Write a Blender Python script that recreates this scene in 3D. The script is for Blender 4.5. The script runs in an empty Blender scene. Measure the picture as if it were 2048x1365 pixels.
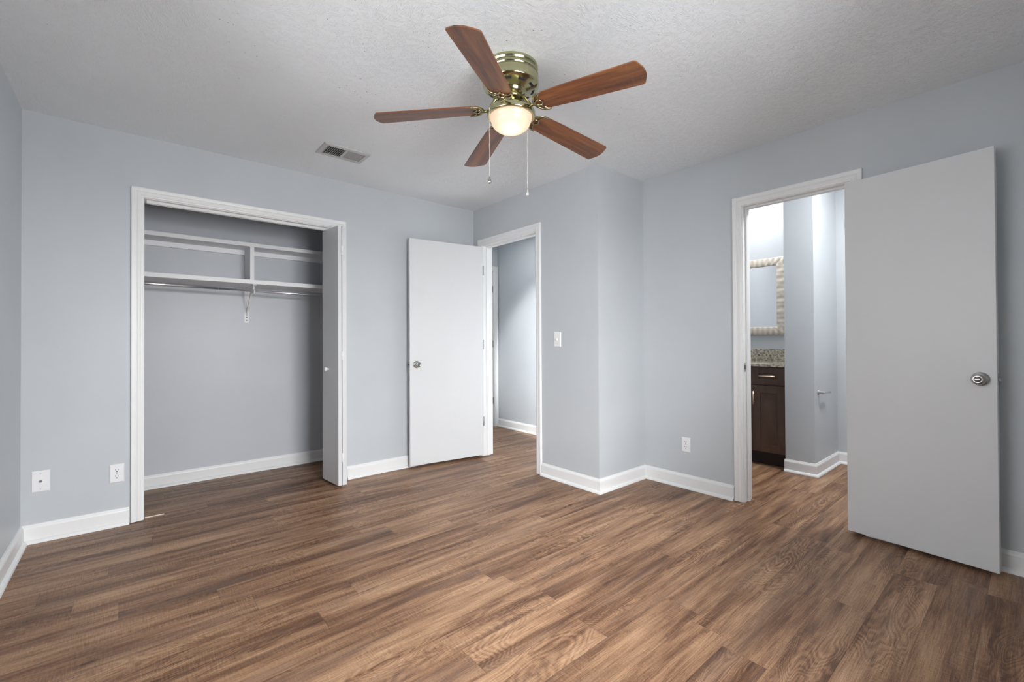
import bpy, bmesh, math, random
from mathutils import Vector, Matrix
S = bpy.context.scene
COL = S.collection
PI = math.pi

# ------------------------------------------------------------------ camera
YAW, PITCH, ROLL = 0.7064, 0.0078, -0.0049
cam_d = bpy.data.cameras.new('camera')
cam = bpy.data.objects.new('camera', cam_d); COL.objects.link(cam)
cam_d.sensor_width = 36.0
cam_d.lens = 896.555 / 2048 * 36.0
cam_d.shift_y = -5.1 / 2048
cam_d.clip_start = 0.02
fw = Vector((math.sin(YAW) * math.cos(PITCH), math.cos(YAW) * math.cos(PITCH), math.sin(PITCH)))
r0 = Vector((math.cos(YAW), -math.sin(YAW), 0)); u0 = r0.cross(fw)
cr, sr = math.cos(ROLL), math.sin(ROLL)
rr = cr * r0 + sr * u0; uu = -sr * r0 + cr * u0
cam.matrix_world = Matrix(((rr.x, uu.x, -fw.x, 0), (rr.y, uu.y, -fw.y, 0), (rr.z, uu.z, -fw.z, 1.1186), (0, 0, 0, 1)))
S.camera = cam

# ------------------------------------------------------------------ world, lights, exposure
S.view_settings.view_transform = 'Standard'
S.view_settings.look = 'None'
S.view_settings.gamma = 1.0
S.view_settings.use_curve_mapping = False
S.view_settings.exposure = 0.60
S.cycles.max_bounces = 14
S.cycles.diffuse_bounces = 8
S.cycles.sample_clamp_indirect = 6.0

world = bpy.data.worlds.new('world'); S.world = world
world.use_nodes = True
wn = world.node_tree.nodes; wl = world.node_tree.links
bg = wn['Background']
sky = wn.new('ShaderNodeTexSky'); sky.sky_type = 'HOSEK_WILKIE'; sky.turbidity = 4.0
sky.sun_direction = (0.5, 0.6, 0.62)
wl.new(sky.outputs[0], bg.inputs[0]); bg.inputs[1].default_value = 0.6


def area(name, loc, direction, sx, sy, power, color=(1, 1, 1), spread=PI):
    d = bpy.data.lights.new(name, 'AREA'); d.shape = 'RECTANGLE'; d.size = sx; d.size_y = sy
    d.energy = power; d.color = color; d.spread = spread
    o = bpy.data.objects.new(name, d); COL.objects.link(o)
    o.location = loc; o.rotation_euler = Vector(direction).to_track_quat('-Z', 'Y').to_euler()
    return o


# daylight entering by the two bedroom windows (behind the camera and in the left wall)
area('sky_light_rear_window', (1.10, -1.55, 2.45), (0, 1, -0.62), 2.4, 1.7, 450, (0.98, 0.99, 1.0))
area('horizon_light_rear_window', (1.10, -1.20, 1.45), (0, 1, -0.1), 2.0, 1.4, 150, (0.98, 0.99, 1.0))
area('daylight_left_window', (-0.90, 1.35, 1.60), (1, 0, -0.2), 1.8, 1.4, 50, (0.98, 0.99, 1.0))
# vanity lamp, then unseen lights added for the bathroom and hall
area('bathroom_vanity_lamp', (4.42, 1.90, 2.66), (-0.1, -0.1, -1), 0.4, 0.2, 9, (1.0, 0.98, 0.97))
area('bathroom_added_fill', (4.0, 0.50, 2.68), (0, 0, -1), 0.4, 0.4, 27, (1.0, 0.99, 0.99))  # added overhead fill to brighten the bathroom, no fixture known
area('hall_added_fill', (3.25, 3.95, 2.42), (0, 0, -1), 0.3, 0.3, 2.5, (1.0, 0.99, 0.98))  # added weak overhead fill for the hall
sd = bpy.data.lights.new('hall_added_patch_spot', 'SPOT'); sd.energy = 230; sd.spot_size = math.radians(96); sd.spot_blend = 0.12; sd.shadow_soft_size = 0.05  # added unseen spot, its cone shapes the bright patch on the hall wall
so = bpy.data.objects.new('hall_added_patch_spot', sd); COL.objects.link(so); so.location = (2.9, 2.35, 1.10)
so.rotation_euler = Vector((math.sin(math.radians(66)), math.cos(math.radians(66)), -0.12)).to_track_quat('-Z', 'Y').to_euler()


# ------------------------------------------------------------------ material helpers
class NT:
    def __init__(self, name):
        self.m = bpy.data.materials.new(name); self.m.use_nodes = True
        self.t = self.m.node_tree; self.n = self.t.nodes
        self.b = self.n['Principled BSDF']

    def set(self, sock, v):
        if hasattr(v, 'links') or isinstance(v, bpy.types.NodeSocket):
            self.t.links.new(v, sock)
        else:
            if isinstance(v, (tuple, list)) and len(v) == 3 and sock.type == 'RGBA':
                v = (*v, 1)
            sock.default_value = v

    def bs(self, **k):
        for a, v in k.items():
            self.set(self.b.inputs[a.replace('_', ' ')], v)
        return self

    def math(self, op, a, b=0.0, c=None, clamp=False):
        n = self.n.new('ShaderNodeMath'); n.operation = op; n.use_clamp = clamp
        self.set(n.inputs[0], a); self.set(n.inputs[1], b)
        if c is not None: self.set(n.inputs[2], c)
        return n.outputs[0]

    def pos(self, kind='Object'):
        return self.n.new('ShaderNodeTexCoord').outputs[kind]

    def sep(self, v):
        n = self.n.new('ShaderNodeSeparateXYZ'); self.set(n.inputs[0], v); return n.outputs

    def com(self, x, y, z=0.0):
        n = self.n.new('ShaderNodeCombineXYZ')
        for i, v in enumerate((x, y, z)): self.set(n.inputs[i], v)
        return n.outputs[0]

    def noise(self, v, scale=1.0, detail=2.0, rough=0.5, dist=0.0):
        n = self.n.new('ShaderNodeTexNoise'); self.set(n.inputs['Vector'], v)
        for k, q in (('Scale', scale), ('Detail', detail), ('Roughness', rough), ('Distortion', dist)):
            self.set(n.inputs[k], q)
        return n.outputs[0]

    def white(self, v):
        n = self.n.new('ShaderNodeTexWhiteNoise'); n.noise_dimensions = '3D'; self.set(n.inputs['Vector'], v)
        return n.outputs

    def voro(self, v, scale, feature='F1', rand=1.0):
        n = self.n.new('ShaderNodeTexVoronoi'); n.feature = feature; self.set(n.inputs['Vector'], v)
        n.inputs['Scale'].default_value = scale; n.inputs['Randomness'].default_value = rand
        return n.outputs

    def ramp(self, f, stops, interp='LINEAR'):
        n = self.n.new('ShaderNodeValToRGB'); self.set(n.inputs[0], f)
        e = n.color_ramp.elements; n.color_ramp.interpolation = interp
        while len(e) < len(stops): e.new(0.5)
        for el, (p, c) in zip(e, stops):
            el.position = p; el.color = (*c, 1) if len(c) == 3 else c
        return n.outputs[0]

    def mix(self, f, a, b, mode='MIX'):
        n = self.n.new('ShaderNodeMix'); n.data_type = 'RGBA'; n.blend_type = mode
        self.set(n.inputs[0], f); self.set(n.inputs[6], a); self.set(n.inputs[7], b)
        return n.outputs[2]

    def map(self, f, a, b, c=0.0, d=1.0, smooth=True):
        n = self.n.new('ShaderNodeMapRange'); n.interpolation_type = 'SMOOTHSTEP' if smooth else 'LINEAR'
        self.set(n.inputs[0], f)
        for i, v in enumerate((a, b, c, d)): n.inputs[i + 1].default_value = v
        return n.outputs[0]

    def bump(self, h, dist=0.001, strength=1.0):
        n = self.n.new('ShaderNodeBump'); n.inputs['Distance'].default_value = dist
        n.inputs['Strength'].default_value = strength
        self.set(n.inputs['Height'], h); self.set(self.b.inputs['Normal'], n.outputs[0])
        return self


def plain(name, col, rough=0.5, metal=0.0, spec=0.5):
    t = NT(name); t.bs(Base_Color=col, Roughness=rough, Metallic=metal)
    t.b.inputs['Specular IOR Level'].default_value = spec
    return t.m


def paint(name, col, rough, bump=0.0003, scale=160.0, var=0.02):
    t = NT(name); p = t.pos()
    n = t.noise(p, 2.2, 3)
    c = t.mix(t.map(n, 0.3, 0.7), tuple(x * (1 - var) for x in col), tuple(min(1, x * (1 + var)) for x in col))
    t.bs(Base_Color=c, Roughness=rough)
    t.bump(t.noise(p, scale, 2), bump, 0.6)
    return t.m


M = {}
M['wall'] = paint('blue_grey_wall_paint', (0.49, 0.52, 0.545), 0.42)
M['closet_wall'] = paint('grey_closet_paint', (0.495, 0.515, 0.55), 0.42)
M['trim'] = plain('white_trim_paint', (0.745, 0.75, 0.75), 0.38)
M['door'] = paint('white_door_paint', (0.625, 0.635, 0.645), 0.42, 0.0002, 90, 0.012)
M['shelf'] = paint('white_shelf_paint', (0.80, 0.80, 0.81), 0.45, 0.0002, 90, 0.02)
M['plastic'] = plain('white_plastic', (0.78, 0.78, 0.79), 0.3)
M['dark'] = plain('dark_slot', (0.02, 0.02, 0.025), 0.6)
M['nickel'] = plain('brushed_nickel', (0.50, 0.49, 0.47), 0.22, 1.0)
M['chrome'] = plain('chrome', (0.72, 0.72, 0.73), 0.14, 1.0)
M['steel'] = plain('steel_hinge', (0.30, 0.30, 0.30), 0.35, 1.0)
M['latch'] = plain('dark_latch', (0.10, 0.10, 0.11), 0.4, 1.0)
M['rod'] = plain('steel_closet_rod', (0.72, 0.72, 0.73), 0.32, 1.0)
M['screw'] = plain('painted_screw', (0.55, 0.55, 0.56), 0.4)
M['brass'] = plain('polished_brass', (0.46, 0.44, 0.27), 0.15, 1.0)
M['brass_dark'] = plain('aged_brass', (0.40, 0.34, 0.17), 0.25, 1.0)
M['iron'] = plain('antique_brass_iron', (0.40, 0.36, 0.22), 0.25, 1.0)
M['gold'] = plain('champagne_handle', (0.85, 0.66, 0.50), 0.3, 1.0)
M['vent'] = paint('grey_vent_enamel', (0.50, 0.50, 0.50), 0.45, 0.0002, 90, 0.02)
M['duct'] = plain('duct_metal', (0.05, 0.05, 0.05), 0.6)
M['mirror'] = plain('mirror_silver', (0.90, 0.91, 0.93), 0.02, 1.0)
M['crystal'] = plain('clear_fob', (0.8, 0.8, 0.82), 0.08, 0.7)
M['strip'] = plain('pale_strip', (0.80, 0.70, 0.62), 0.3)


def ceiling_mat():
    t = NT('stippled_ceiling'); p = t.pos()
    warp = t.noise(p, 3.0, 2)
    v = t.voro(p, 8.0, 'F1')
    hs = t.sep(v[1])
    ang = t.math('MULTIPLY_ADD', hs[0], 2.4, -1.6)
    n = t.n.new('ShaderNodeVectorRotate'); n.rotation_type = 'Z_AXIS'
    t.set(n.inputs['Vector'], p); t.set(n.inputs['Angle'], ang)
    q = t.sep(n.outputs[0])
    def ridges(fx_, fy_, z, sharp):
        st = t.noise(t.com(t.math('MULTIPLY', q[0], fx_), t.math('MULTIPLY', q[1], fy_), t.math('MULTIPLY_ADD', hs[1], 9, z)), 1.0, 2.0, 0.5, 0.5)
        return t.math('SUBTRACT', 1.0, t.math('MULTIPLY', t.math('ABSOLUTE', t.math('SUBTRACT', st, 0.5)), sharp), clamp=True)
    m1 = t.map(t.noise(p, 30.0, 3), 0.42, 0.62); m2 = t.map(t.noise(p, 45.0, 3), 0.44, 0.6)
    h = t.math('MULTIPLY', ridges(32, 105, 0.0, 9.0), m1)
    h = t.math('MAXIMUM', h, t.math('MULTIPLY', ridges(58, 150, 5.0, 8.0), t.math('MULTIPLY', m2, 0.8)))
    h = t.math('ADD', h, t.math('MULTIPLY', t.noise(p, 130, 3), 0.30))
    # dust specks caught in the plaster around the fan
    s = t.sep(p)
    dx = t.math('SUBTRACT', s[0], 1.30); dy = t.math('SUBTRACT', s[1], 1.95)
    r2 = t.math('SQRT', t.math('ADD', t.math('MULTIPLY', dx, dx), t.math('MULTIPLY', dy, dy)))
    zone = t.math('MULTIPLY', t.map(r2, 0.15, 0.45), t.map(r2, 1.4, 0.75))
    cl = t.map(t.noise(p, 5.0, 2), 0.52, 0.66)
    sp = t.voro(p, 42.0)
    dots = t.math('MULTIPLY', t.math('LESS_THAN', sp[0], 0.13), t.math('GREATER_THAN', t.sep(sp[1])[0], 0.6))
    far = t.math('MULTIPLY', t.math('LESS_THAN', sp[0], 0.10), t.math('GREATER_THAN', t.sep(sp[1])[1], 0.986))
    spots = t.math('MAXIMUM', t.math('MULTIPLY', dots, t.math('MULTIPLY', zone, cl)), far)
    base = t.mix(t.map(t.noise(p, 1.2, 3), 0.3, 0.7), (0.775, 0.805, 0.83), (0.805, 0.835, 0.86))
    t.bs(Base_Color=t.mix(t.math('MULTIPLY', spots, 0.8), base, (0.12, 0.12, 0.12)), Roughness=0.75)
    t.bump(h, 0.0032, 0.6)
    return t.m


M['ceiling'] = ceiling_mat()


def floor_mat():
    W, L = 0.152, 1.22
    t = NT('oak_vinyl_planks'); s = t.sep(t.pos())
    yr = t.math('DIVIDE', s[1], W); row = t.math('FLOOR', yr); fy = t.math('SUBTRACT', yr, row)
    ro = t.white(t.com(row, 3.7, 1.3))[0]
    xr = t.math('ADD', t.math('DIVIDE', s[0], L), t.math('MULTIPLY', ro, 7.0)); colm = t.math('FLOOR', xr)
    fx = t.math('SUBTRACT', xr, colm)
    w = t.white(t.com(row, colm, 0.5)); rv = w[0]; rc = t.sep(w[1])
    gx = t.math('MULTIPLY', t.math('MINIMUM', fx, t.math('SUBTRACT', 1.0, fx)), L)
    gy = t.math('MULTIPLY', t.math('MINIMUM', fy, t.math('SUBTRACT', 1.0, fy)), W)
    gap = t.map(t.math('MINIMUM', gx, gy), 0.0004, 0.0018, 1.0, 0.0)
    ox = t.math('MULTIPLY', rc[0], 31.0); oy = t.math('MULTIPLY', rc[1], 17.0)
    X = t.math('ADD', s[0], ox); Y = t.math('ADD', s[1], oy)

    def c(a, b, z=0.0): return t.com(t.math('MULTIPLY', X, a), t.math('MULTIPLY', Y, b), z)
    band = t.noise(c(1.1, 11), 1, 2, 0.5, 0.3)                # broad light and dark streaks
    mid = t.noise(c(2.6, 36), 1, 4, 0.55, 0.3)
    fine = t.noise(c(9, 260), 1, 4, 0.6)
    ringn = t.noise(c(2.0, 8.5, 3.0), 1, 2.0, 0.4, 0.35)
    rings = t.math('SINE', t.math('MULTIPLY', ringn, 185.0))
    rmask = t.map(t.noise(c(0.9, 5.0, 8.0), 1, 1), 0.48, 0.60)
    saw = t.noise(c(240, 16, 5.0), 1, 2, 0.6)
    speck = t.noise(c(110, 420, 15.0), 1, 2, 0.6)
    smask = t.map(t.noise(c(2.2, 7, 11.0), 1, 2), 0.42, 0.62, 0.25, 1.0)
    val = t.math('MULTIPLY_ADD', t.math('SUBTRACT', rv, 0.5), 0.12, 0.5)
    val = t.math('ADD', val, t.math('MULTIPLY', t.math('SUBTRACT', band, 0.5), 1.10))
    val = t.math('ADD', val, t.math('MULTIPLY', t.math('SUBTRACT', mid, 0.5), 0.75))
    val = t.math('ADD', val, t.math('MULTIPLY', t.math('SUBTRACT', fine, 0.5), 0.85))
    val = t.math('ADD', val, t.math('MULTIPLY', t.math('MULTIPLY', rings, rmask), 0.095))
    val = t.math('ADD', val, t.math('MULTIPLY', t.math('MULTIPLY', t.math('SUBTRACT', saw, 0.5), smask), 0.55))
    val = t.math('ADD', val, t.math('MULTIPLY', t.math('SUBTRACT', speck, 0.5), 0.55))
    col = t.ramp(val, [(0.05, (0.050, 0.023, 0.012)), (0.32, (0.128, 0.063, 0.034)), (0.5, (0.226, 0.124, 0.069)),
                       (0.70, (0.336, 0.201, 0.116)), (1.0, (0.47, 0.31, 0.19))])
    grey = t.mix(t.math('MULTIPLY', t.map(t.noise(c(1.3, 9, 21.0), 1, 2), 0.5, 0.75), 0.30), col, (0.19, 0.135, 0.105))
    kn = t.voro(c(1.3, 5.5, 2.0), 1.0)
    knot = t.math('MULTIPLY', t.map(kn[0], 0.02, 0.055, 1.0, 0.0), t.math('GREATER_THAN', t.sep(kn[1])[0], 0.6))
    col = t.mix(t.math('MULTIPLY', knot, 0.75), grey, (0.035, 0.018, 0.012))
    col = t.mix(t.math('MULTIPLY', gap, 0.30), col, (0.045, 0.024, 0.016))
    rough = t.math('MULTIPLY_ADD', fine, 0.16, 0.36)
    t.bs(Base_Color=col, Roughness=rough)
    t.b.inputs['Specular IOR Level'].default_value = 0.30
    h = t.math('SUBTRACT', t.math('ADD', t.math('MULTIPLY', fine, 0.25), t.math('MULTIPLY', rings, 0.03)), gap)
    t.bump(h, 0.0007, 0.7)
    return t.m


M['floor'] = floor_mat()


def blade_mat():
    t = NT('walnut_fan_blade'); s = t.sep(t.pos())
    oi = t.n.new('ShaderNodeObjectInfo').outputs['Random']
    o = t.math('MULTIPLY', oi, 20.0)
    v = lambda a, b: t.com(t.math('MULTIPLY', t.math('ADD', s[0], o), a), t.math('MULTIPLY', s[1], b), o)
    n1 = t.noise(v(2.5, 26), 1, 3, 0.55, 0.5); n2 = t.noise(v(7, 170), 1, 3, 0.6)
    f = t.math('ADD', t.math('MULTIPLY', n1, 0.75), t.math('MULTIPLY', n2, 0.25))
    c = t.ramp(f, [(0.32, (0.060, 0.017, 0.007)), (0.5, (0.165, 0.053, 0.016)), (0.70, (0.31, 0.115, 0.034))])
    dust = t.math('MULTIPLY', t.map(s[0], 0.35, 0.66), t.map(t.noise(t.pos(), 60, 3), 0.35, 0.75))
    c = t.mix(t.math('MULTIPLY', dust, 0.4), c, (0.17, 0.115, 0.075))
    t.bs(Base_Color=c, Roughness=0.36)
    return t.m


M['blade'] = blade_mat()


def cabinet_mat():
    t = NT('espresso_stained_wood'); s = t.sep(t.pos())
    n = t.noise(t.com(t.math('MULTIPLY', s[0], 9), t.math('MULTIPLY', s[1], 9), t.math('MULTIPLY', s[2], 3)), 1, 4, 0.6, 0.6)
    c = t.ramp(n, [(0.3, (0.060, 0.033, 0.023)), (0.7, (0.110, 0.064, 0.045))])
    t.bs(Base_Color=c, Roughness=0.38); return t.m


M['cabinet'] = cabinet_mat()
M['cabinet_dark'] = plain('toe_kick_wood', (0.018, 0.010, 0.010), 0.5)


def granite_mat():
    t = NT('speckled_granite'); p = t.pos()
    a = t.noise(p, 55, 3, 0.7); b = t.noise(p, 110, 2, 0.6)
    c = t.ramp(a, [(0.30, (0.06, 0.055, 0.045)), (0.42, (0.24, 0.215, 0.17)), (0.52, (0.52, 0.47, 0.385)), (0.75, (0.66, 0.60, 0.50))])
    d = t.map(b, 0.60, 0.64)
    t.bs(Base_Color=t.mix(d, c, (0.035, 0.03, 0.028)), Roughness=0.12); return t.m


M['granite'] = granite_mat()


def frame_mat():
    t = NT('rippled_champagne_frame'); p = t.pos()
    q = t.sep(p)
    wob = t.math('MULTIPLY', t.noise(p, 9, 2), 5.0)
    rail = t.math('MAXIMUM', t.math('LESS_THAN', q[2], 0.081), t.math('GREATER_THAN', q[2], 0.692))
    along = t.math('ADD', t.math('MULTIPLY', rail, q[1]), t.math('MULTIPLY', t.math('SUBTRACT', 1.0, rail), q[2]))
    n = t.math('MULTIPLY_ADD', t.math('SINE', t.math('MULTIPLY_ADD', along, 125.0, wob)), 0.35, 0.5)  # stripes put the light and dark of the ripples into the colour
    n = t.math('ADD', n, t.math('MULTIPLY', t.math('SUBTRACT', t.noise(p, 140, 3), 0.5), 0.7))
    c = t.ramp(n, [(0.1, (0.46, 0.40, 0.33)), (0.9, (0.66, 0.61, 0.54))])
    t.bs(Base_Color=c, Roughness=0.4); return t.m


M['frame'] = frame_mat()


def bowl_mat():
    t = NT('frosted_lit_glass'); p = t.pos()
    s = t.sep(p)
    # frosted glass lit from inside by a bulb near its bottom: brighter close to the bulb
    dx = t.math('ADD', s[0], 0.013); dy = t.math('ADD', s[1], 0.015); dz = t.math('SUBTRACT', s[2], -0.038)
    d2 = t.math('ADD', t.math('ADD', t.math('MULTIPLY', dx, dx), t.math('MULTIPLY', dy, dy)), t.math('MULTIPLY', dz, dz))
    k = t.math('DIVIDE', 0.0042, t.math('ADD', d2, 0.0010))
    k = t.math('POWER', k, 1.5)
    e = t.math('MULTIPLY_ADD', k, 0.42, 0.37)
    t.bs(Base_Color=(0.35, 0.30, 0.26), Roughness=0.35, Emission_Strength=e)
    t.b.inputs['Emission Color'].default_value = (1.0, 0.66, 0.42, 1)
    return t.m


M['bowl'] = bowl_mat()


def bulb_mat(name, col, st):
    t = NT(name); t.bs(Base_Color=(0.8, 0.8, 0.8), Emission_Strength=st)
    t.b.inputs['Emission Color'].default_value = (*col, 1); return t.m


M['lamp_glass'] = bulb_mat('lit_lamp_glass', (1.0, 0.96, 0.92), 6.0)


def glass_mat():
    t = NT('window_glass')
    tr = t.n.new('ShaderNodeBsdfTransparent'); gl = t.n.new('ShaderNodeBsdfGlossy'); gl.inputs['Roughness'].default_value = 0.0
    fr = t.n.new('ShaderNodeFresnel'); fr.inputs[0].default_value = 1.45
    mx = t.n.new('ShaderNodeMixShader')
    t.t.links.new(fr.outputs[0], mx.inputs[0]); t.t.links.new(tr.outputs[0], mx.inputs[1]); t.t.links.new(gl.outputs[0], mx.inputs[2])
    out = [n for n in t.n if n.type == 'OUTPUT_MATERIAL'][0]
    t.t.links.new(mx.outputs[0], out.inputs[0]); return t.m


M['glass'] = glass_mat()


# ------------------------------------------------------------------ mesh helpers
def box(bm, x0, x1, y0, y1, z0, z1, mi=0):
    vs = [bm.verts.new((x, y, z)) for z in (z0, z1) for y in (y0, y1) for x in (x0, x1)]
    for f in ((0, 2, 3, 1), (4, 5, 7, 6), (0, 1, 5, 4), (2, 6, 7, 3), (0, 4, 6, 2), (1, 3, 7, 5)):
        bm.faces.new([vs[i] for i in f]).material_index = mi
    return vs


def prism(bm, pts, axis, a, b, mi=0):
    """polygon pts (2D) extruded along axis from a to b; axis 0: (y,z), 1: (x,z), 2: (x,y)"""
    def P(p, t):
        q = list(p); q.insert(axis, t); return q
    A = [bm.verts.new(P(p, a)) for p in pts]; B = [bm.verts.new(P(p, b)) for p in pts]
    fs = [bm.faces.new(A), bm.faces.new(B)]
    n = len(pts)
    for i in range(n):
        fs.append(bm.faces.new([A[i], A[(i + 1) % n], B[(i + 1) % n], B[i]]))
    for f in fs: f.material_index = mi


def lathe(bm, prof, seg=48, M4=None, mi=0, smooth=True):
    """prof: list of (r, z) revolved about z"""
    rings = []
    for r, z in prof:
        if r < 1e-6:
            rings.append([bm.verts.new((0, 0, z))])
        else:
            rings.append([bm.verts.new((r * math.cos(2 * PI * k / seg), r * math.sin(2 * PI * k / seg), z)) for k in range(seg)])
    vs = [v for r in rings for v in r]
    for A, B in zip(rings, rings[1:]):
        for k in range(seg):
            k2 = (k + 1) % seg
            if len(A) == 1 and len(B) == 1: continue
            if len(A) == 1: f = bm.faces.new([A[0], B[k], B[k2]])
            elif len(B) == 1: f = bm.faces.new([A[k], B[0], A[k2]])
            else: f = bm.faces.new([A[k], B[k], B[k2], A[k2]])
            f.material_index = mi; f.smooth = smooth
    for end in (rings[0], rings[-1]):
        if len(end) > 1:
            bm.faces.new(end).material_index = mi
    if M4 is not None: bmesh.ops.transform(bm, matrix=M4, verts=vs)
    return vs


def tube(bm, pts, rad, seg=10, mi=0, flat=1.0):
    """round tube along 3D points (flat squashes it in z)"""
    pts = [Vector(p) for p in pts]; rings = []
    up = Vector((0, 0, 1))
    for i, p in enumerate(pts):
        d = (pts[min(i + 1, len(pts) - 1)] - pts[max(i - 1, 0)]).normalized()
        a = d.cross(up)
        if a.length < 1e-3: a = d.cross(Vector((1, 0, 0)))
        a.normalize(); b = a.cross(d).normalized()
        rd = rad[i] if isinstance(rad, (list, tuple)) else rad
        rings.append([bm.verts.new(p + a * rd * math.cos(2 * PI * k / seg) + b * rd * flat * math.sin(2 * PI * k / seg)) for k in range(seg)])
    for A, B in zip(rings, rings[1:]):
        for k in range(seg):
            f = bm.faces.new([A[k], A[(k + 1) % seg], B[(k + 1) % seg], B[k]]); f.smooth = True; f.material_index = mi
    for e in (rings[0], rings[-1]): bm.faces.new(e).material_index = mi


def sweep(bm, path, prof, e1, e2, e3, org=(0, 0, 0), mi=0):
    """profile (offset to the left of the path, height along e3) swept along a mitred 2D path in the plane (e1, e2)"""
    e1, e2, e3, org = Vector(e1), Vector(e2), Vector(e3), Vector(org)
    P = [Vector((*p, 0)).to_2d() for p in path]; n = len(P); rings = []
    for i in range(n):
        ds = []
        if i > 0: ds.append((P[i] - P[i - 1]).normalized())
        if i < n - 1: ds.append((P[i + 1] - P[i]).normalized())
        ns = [Vector((-d.y, d.x)) for d in ds]
        if len(ns) == 1: m = ns[0]
        else:
            m = (ns[0] + ns[1]); m = m / max(1e-6, m.dot(ns[0]))
        rings.append([bm.verts.new(org + e1 * (P[i].x + m.x * o) + e2 * (P[i].y + m.y * o) + e3 * hh) for o, hh in prof])
    k = len(prof)
    for A, B in zip(rings, rings[1:]):
        for j in range(k):
            bm.faces.new([A[j], A[(j + 1) % k], B[(j + 1) % k], B[j]]).material_index = mi
    bm.faces.new(rings[0]).material_index = mi; bm.faces.new(rings[-1]).material_index = mi


def link(name, bm, mats, parent=None, loc=None, bevel=0.0, smooth=False, shift=True):
    """one mesh object; the mesh is given in world coordinates and moved to its origin (loc / parent)"""
    bmesh.ops.recalc_face_normals(bm, faces=bm.faces[:])
    org = Vector(loc) if loc is not None else Vector((0, 0, 0))
    if loc is None and shift:
        q = parent
        while q is not None: org += q.location; q = q.parent
    if shift and org.length > 0: bmesh.ops.translate(bm, vec=-org, verts=bm.verts[:])
    me = bpy.data.meshes.new(name); bm.to_mesh(me); bm.free()
    for m in (mats if isinstance(mats, (list, tuple)) else [mats]): me.materials.append(m)
    if smooth:
        for p in me.polygons: p.use_smooth = True
    o = bpy.data.objects.new(name, me); COL.objects.link(o)
    if parent is not None: o.parent = parent
    if parent is None and shift: o.location = org
    if bevel > 0:
        b = o.modifiers.new('bevel', 'BEVEL'); b.width = bevel; b.segments = 2; b.limit_method = 'ANGLE'; b.angle_limit = 0.6
    return o


def tag(o, label, cat, group=None, kind=None):
    o['label'] = label; o['category'] = cat
    if group: o['group'] = group
    if kind: o['kind'] = kind
    return o


def thing(name, loc, label, cat, group=None, kind=None, rotz=0.0):
    o = bpy.data.objects.new(name, None); COL.objects.link(o); o.empty_display_size = 0.05
    o.location = loc; o.rotation_euler = (0, 0, rotz)
    o.matrix_world = Matrix.Translation(loc) @ Matrix.Rotation(rotz, 4, 'Z')
    return tag(o, label, cat, group, kind)


def N(): return bmesh.new()


# ------------------------------------------------------------------ dimensions
XL, YA, XB, YJ, XC, H, YR = -0.4615, 3.6858, 2.6396, 2.1081, 3.2291, 2.44, -0.60
T = 0.115
YCB = 4.45                       # closet back wall
XH, YH = 3.74, 4.67              # hall walls
XM, XW = 4.885, 4.93             # bathroom mirror wall, bathroom side wall
YP0, YP1, XP = 1.193, 1.412, 4.285   # bathroom partition
X1, Y1 = 5.05, 4.785

# ------------------------------------------------------------------ setting
def wall(name, boxes, label, mat='wall'):
    bm = N()
    for b in boxes: box(bm, *b)
    return tag(link(name, bm, M[mat], loc=(boxes[0][0], boxes[0][2], 0)), label, 'wall', kind='structure')


bm = N(); box(bm, XL - T, X1, YR - T, Y1, -0.10, 0)
tag(link('floor', bm, M['floor']), 'brown oak plank vinyl floor running through bedroom, hall and bathroom', 'floor', kind='structure')
VX0, VX1, VY0, VY1 = 1.003, 1.262, 3.049, 3.197      # duct hole behind the ceiling vent
bm = N()
XE = XC + T
box(bm, XL - T, XE, YR - T, VY0, H, H + 0.1); box(bm, XL - T, XE, VY1, Y1, H, H + 0.1)
box(bm, XL - T, VX0, VY0, VY1, H, H + 0.1); box(bm, VX1, XE, VY0, VY1, H, H + 0.1)
box(bm, XE, 3.96, YJ + T, Y1, H, H + 0.1)
tag(link('ceiling', bm, M['ceiling']), 'grey white brush textured bedroom ceiling', 'ceiling', kind='structure')

HB = 2.70
bm = N(); box(bm, XE, X1, YR - T, YJ + T, HB, HB + 0.1)
tag(link('ceiling_bathroom', bm, M['ceiling']), 'white ceiling above the bathroom', 'ceiling', kind='structure')

WL = (0.65, 2.05, 0.80, 2.02)     # left window y0,y1,z0,z1
WR = (0.45, 1.75, 0.70, 1.90)    # rear window x0,x1,z0,z1
wall('wall_left', [(XL - T, XL, YR - T, WL[0], 0, H), (XL - T, XL, WL[1], YCB + 0.1, 0, H),
                   (XL - T, XL, WL[0], WL[1], 0, WL[2]), (XL - T, XL, WL[0], WL[1], WL[3], H)],
     'blue grey wall along the left edge of the bedroom')
wall('wall_rear', [(XL, WR[0], YR - T, YR, 0, H), (WR[1], XE, YR - T, YR, 0, H), (XE, X1, YR - T, YR, 0, HB),
                   (WR[0], WR[1], YR - T, YR, 0, WR[2]), (WR[0], WR[1], YR - T, YR, WR[3], H)],
     'blue grey wall with a window behind the viewer')
CX0, CX1, CZ = 0.071, 1.286, 2.045     # closet opening between jambs
JT = 0.02
wall('wall_back', [(XL, CX0 - JT, YA, YA + T, 0, H), (CX1 + JT, XB, YA, YA + T, 0, H), (CX0 - JT, CX1 + JT, YA, YA + T, CZ + JT, H)],
     'blue grey bedroom wall holding the open closet')
EY0, EY1, EZ = 2.776, 3.530, 2.062
wall('wall_entry', [(XB, XB + T, YJ + T, EY0 - JT, 0, H), (XB, XB + T, EY1 + JT, Y1, 0, H), (XB, XB + T, EY0 - JT, EY1 + JT, EZ + JT, H)],
     'blue grey wall holding the hall doorway and light switch')
wall('wall_jog', [(XB, XE, YJ, YJ + T, 0, H), (XE, X1, YJ, YJ + T, 0, HB)], 'short light grey wall face jutting out beside the power outlet wall')
BY0, BY1, BZ = 0.714, 1.318, 2.050
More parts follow.
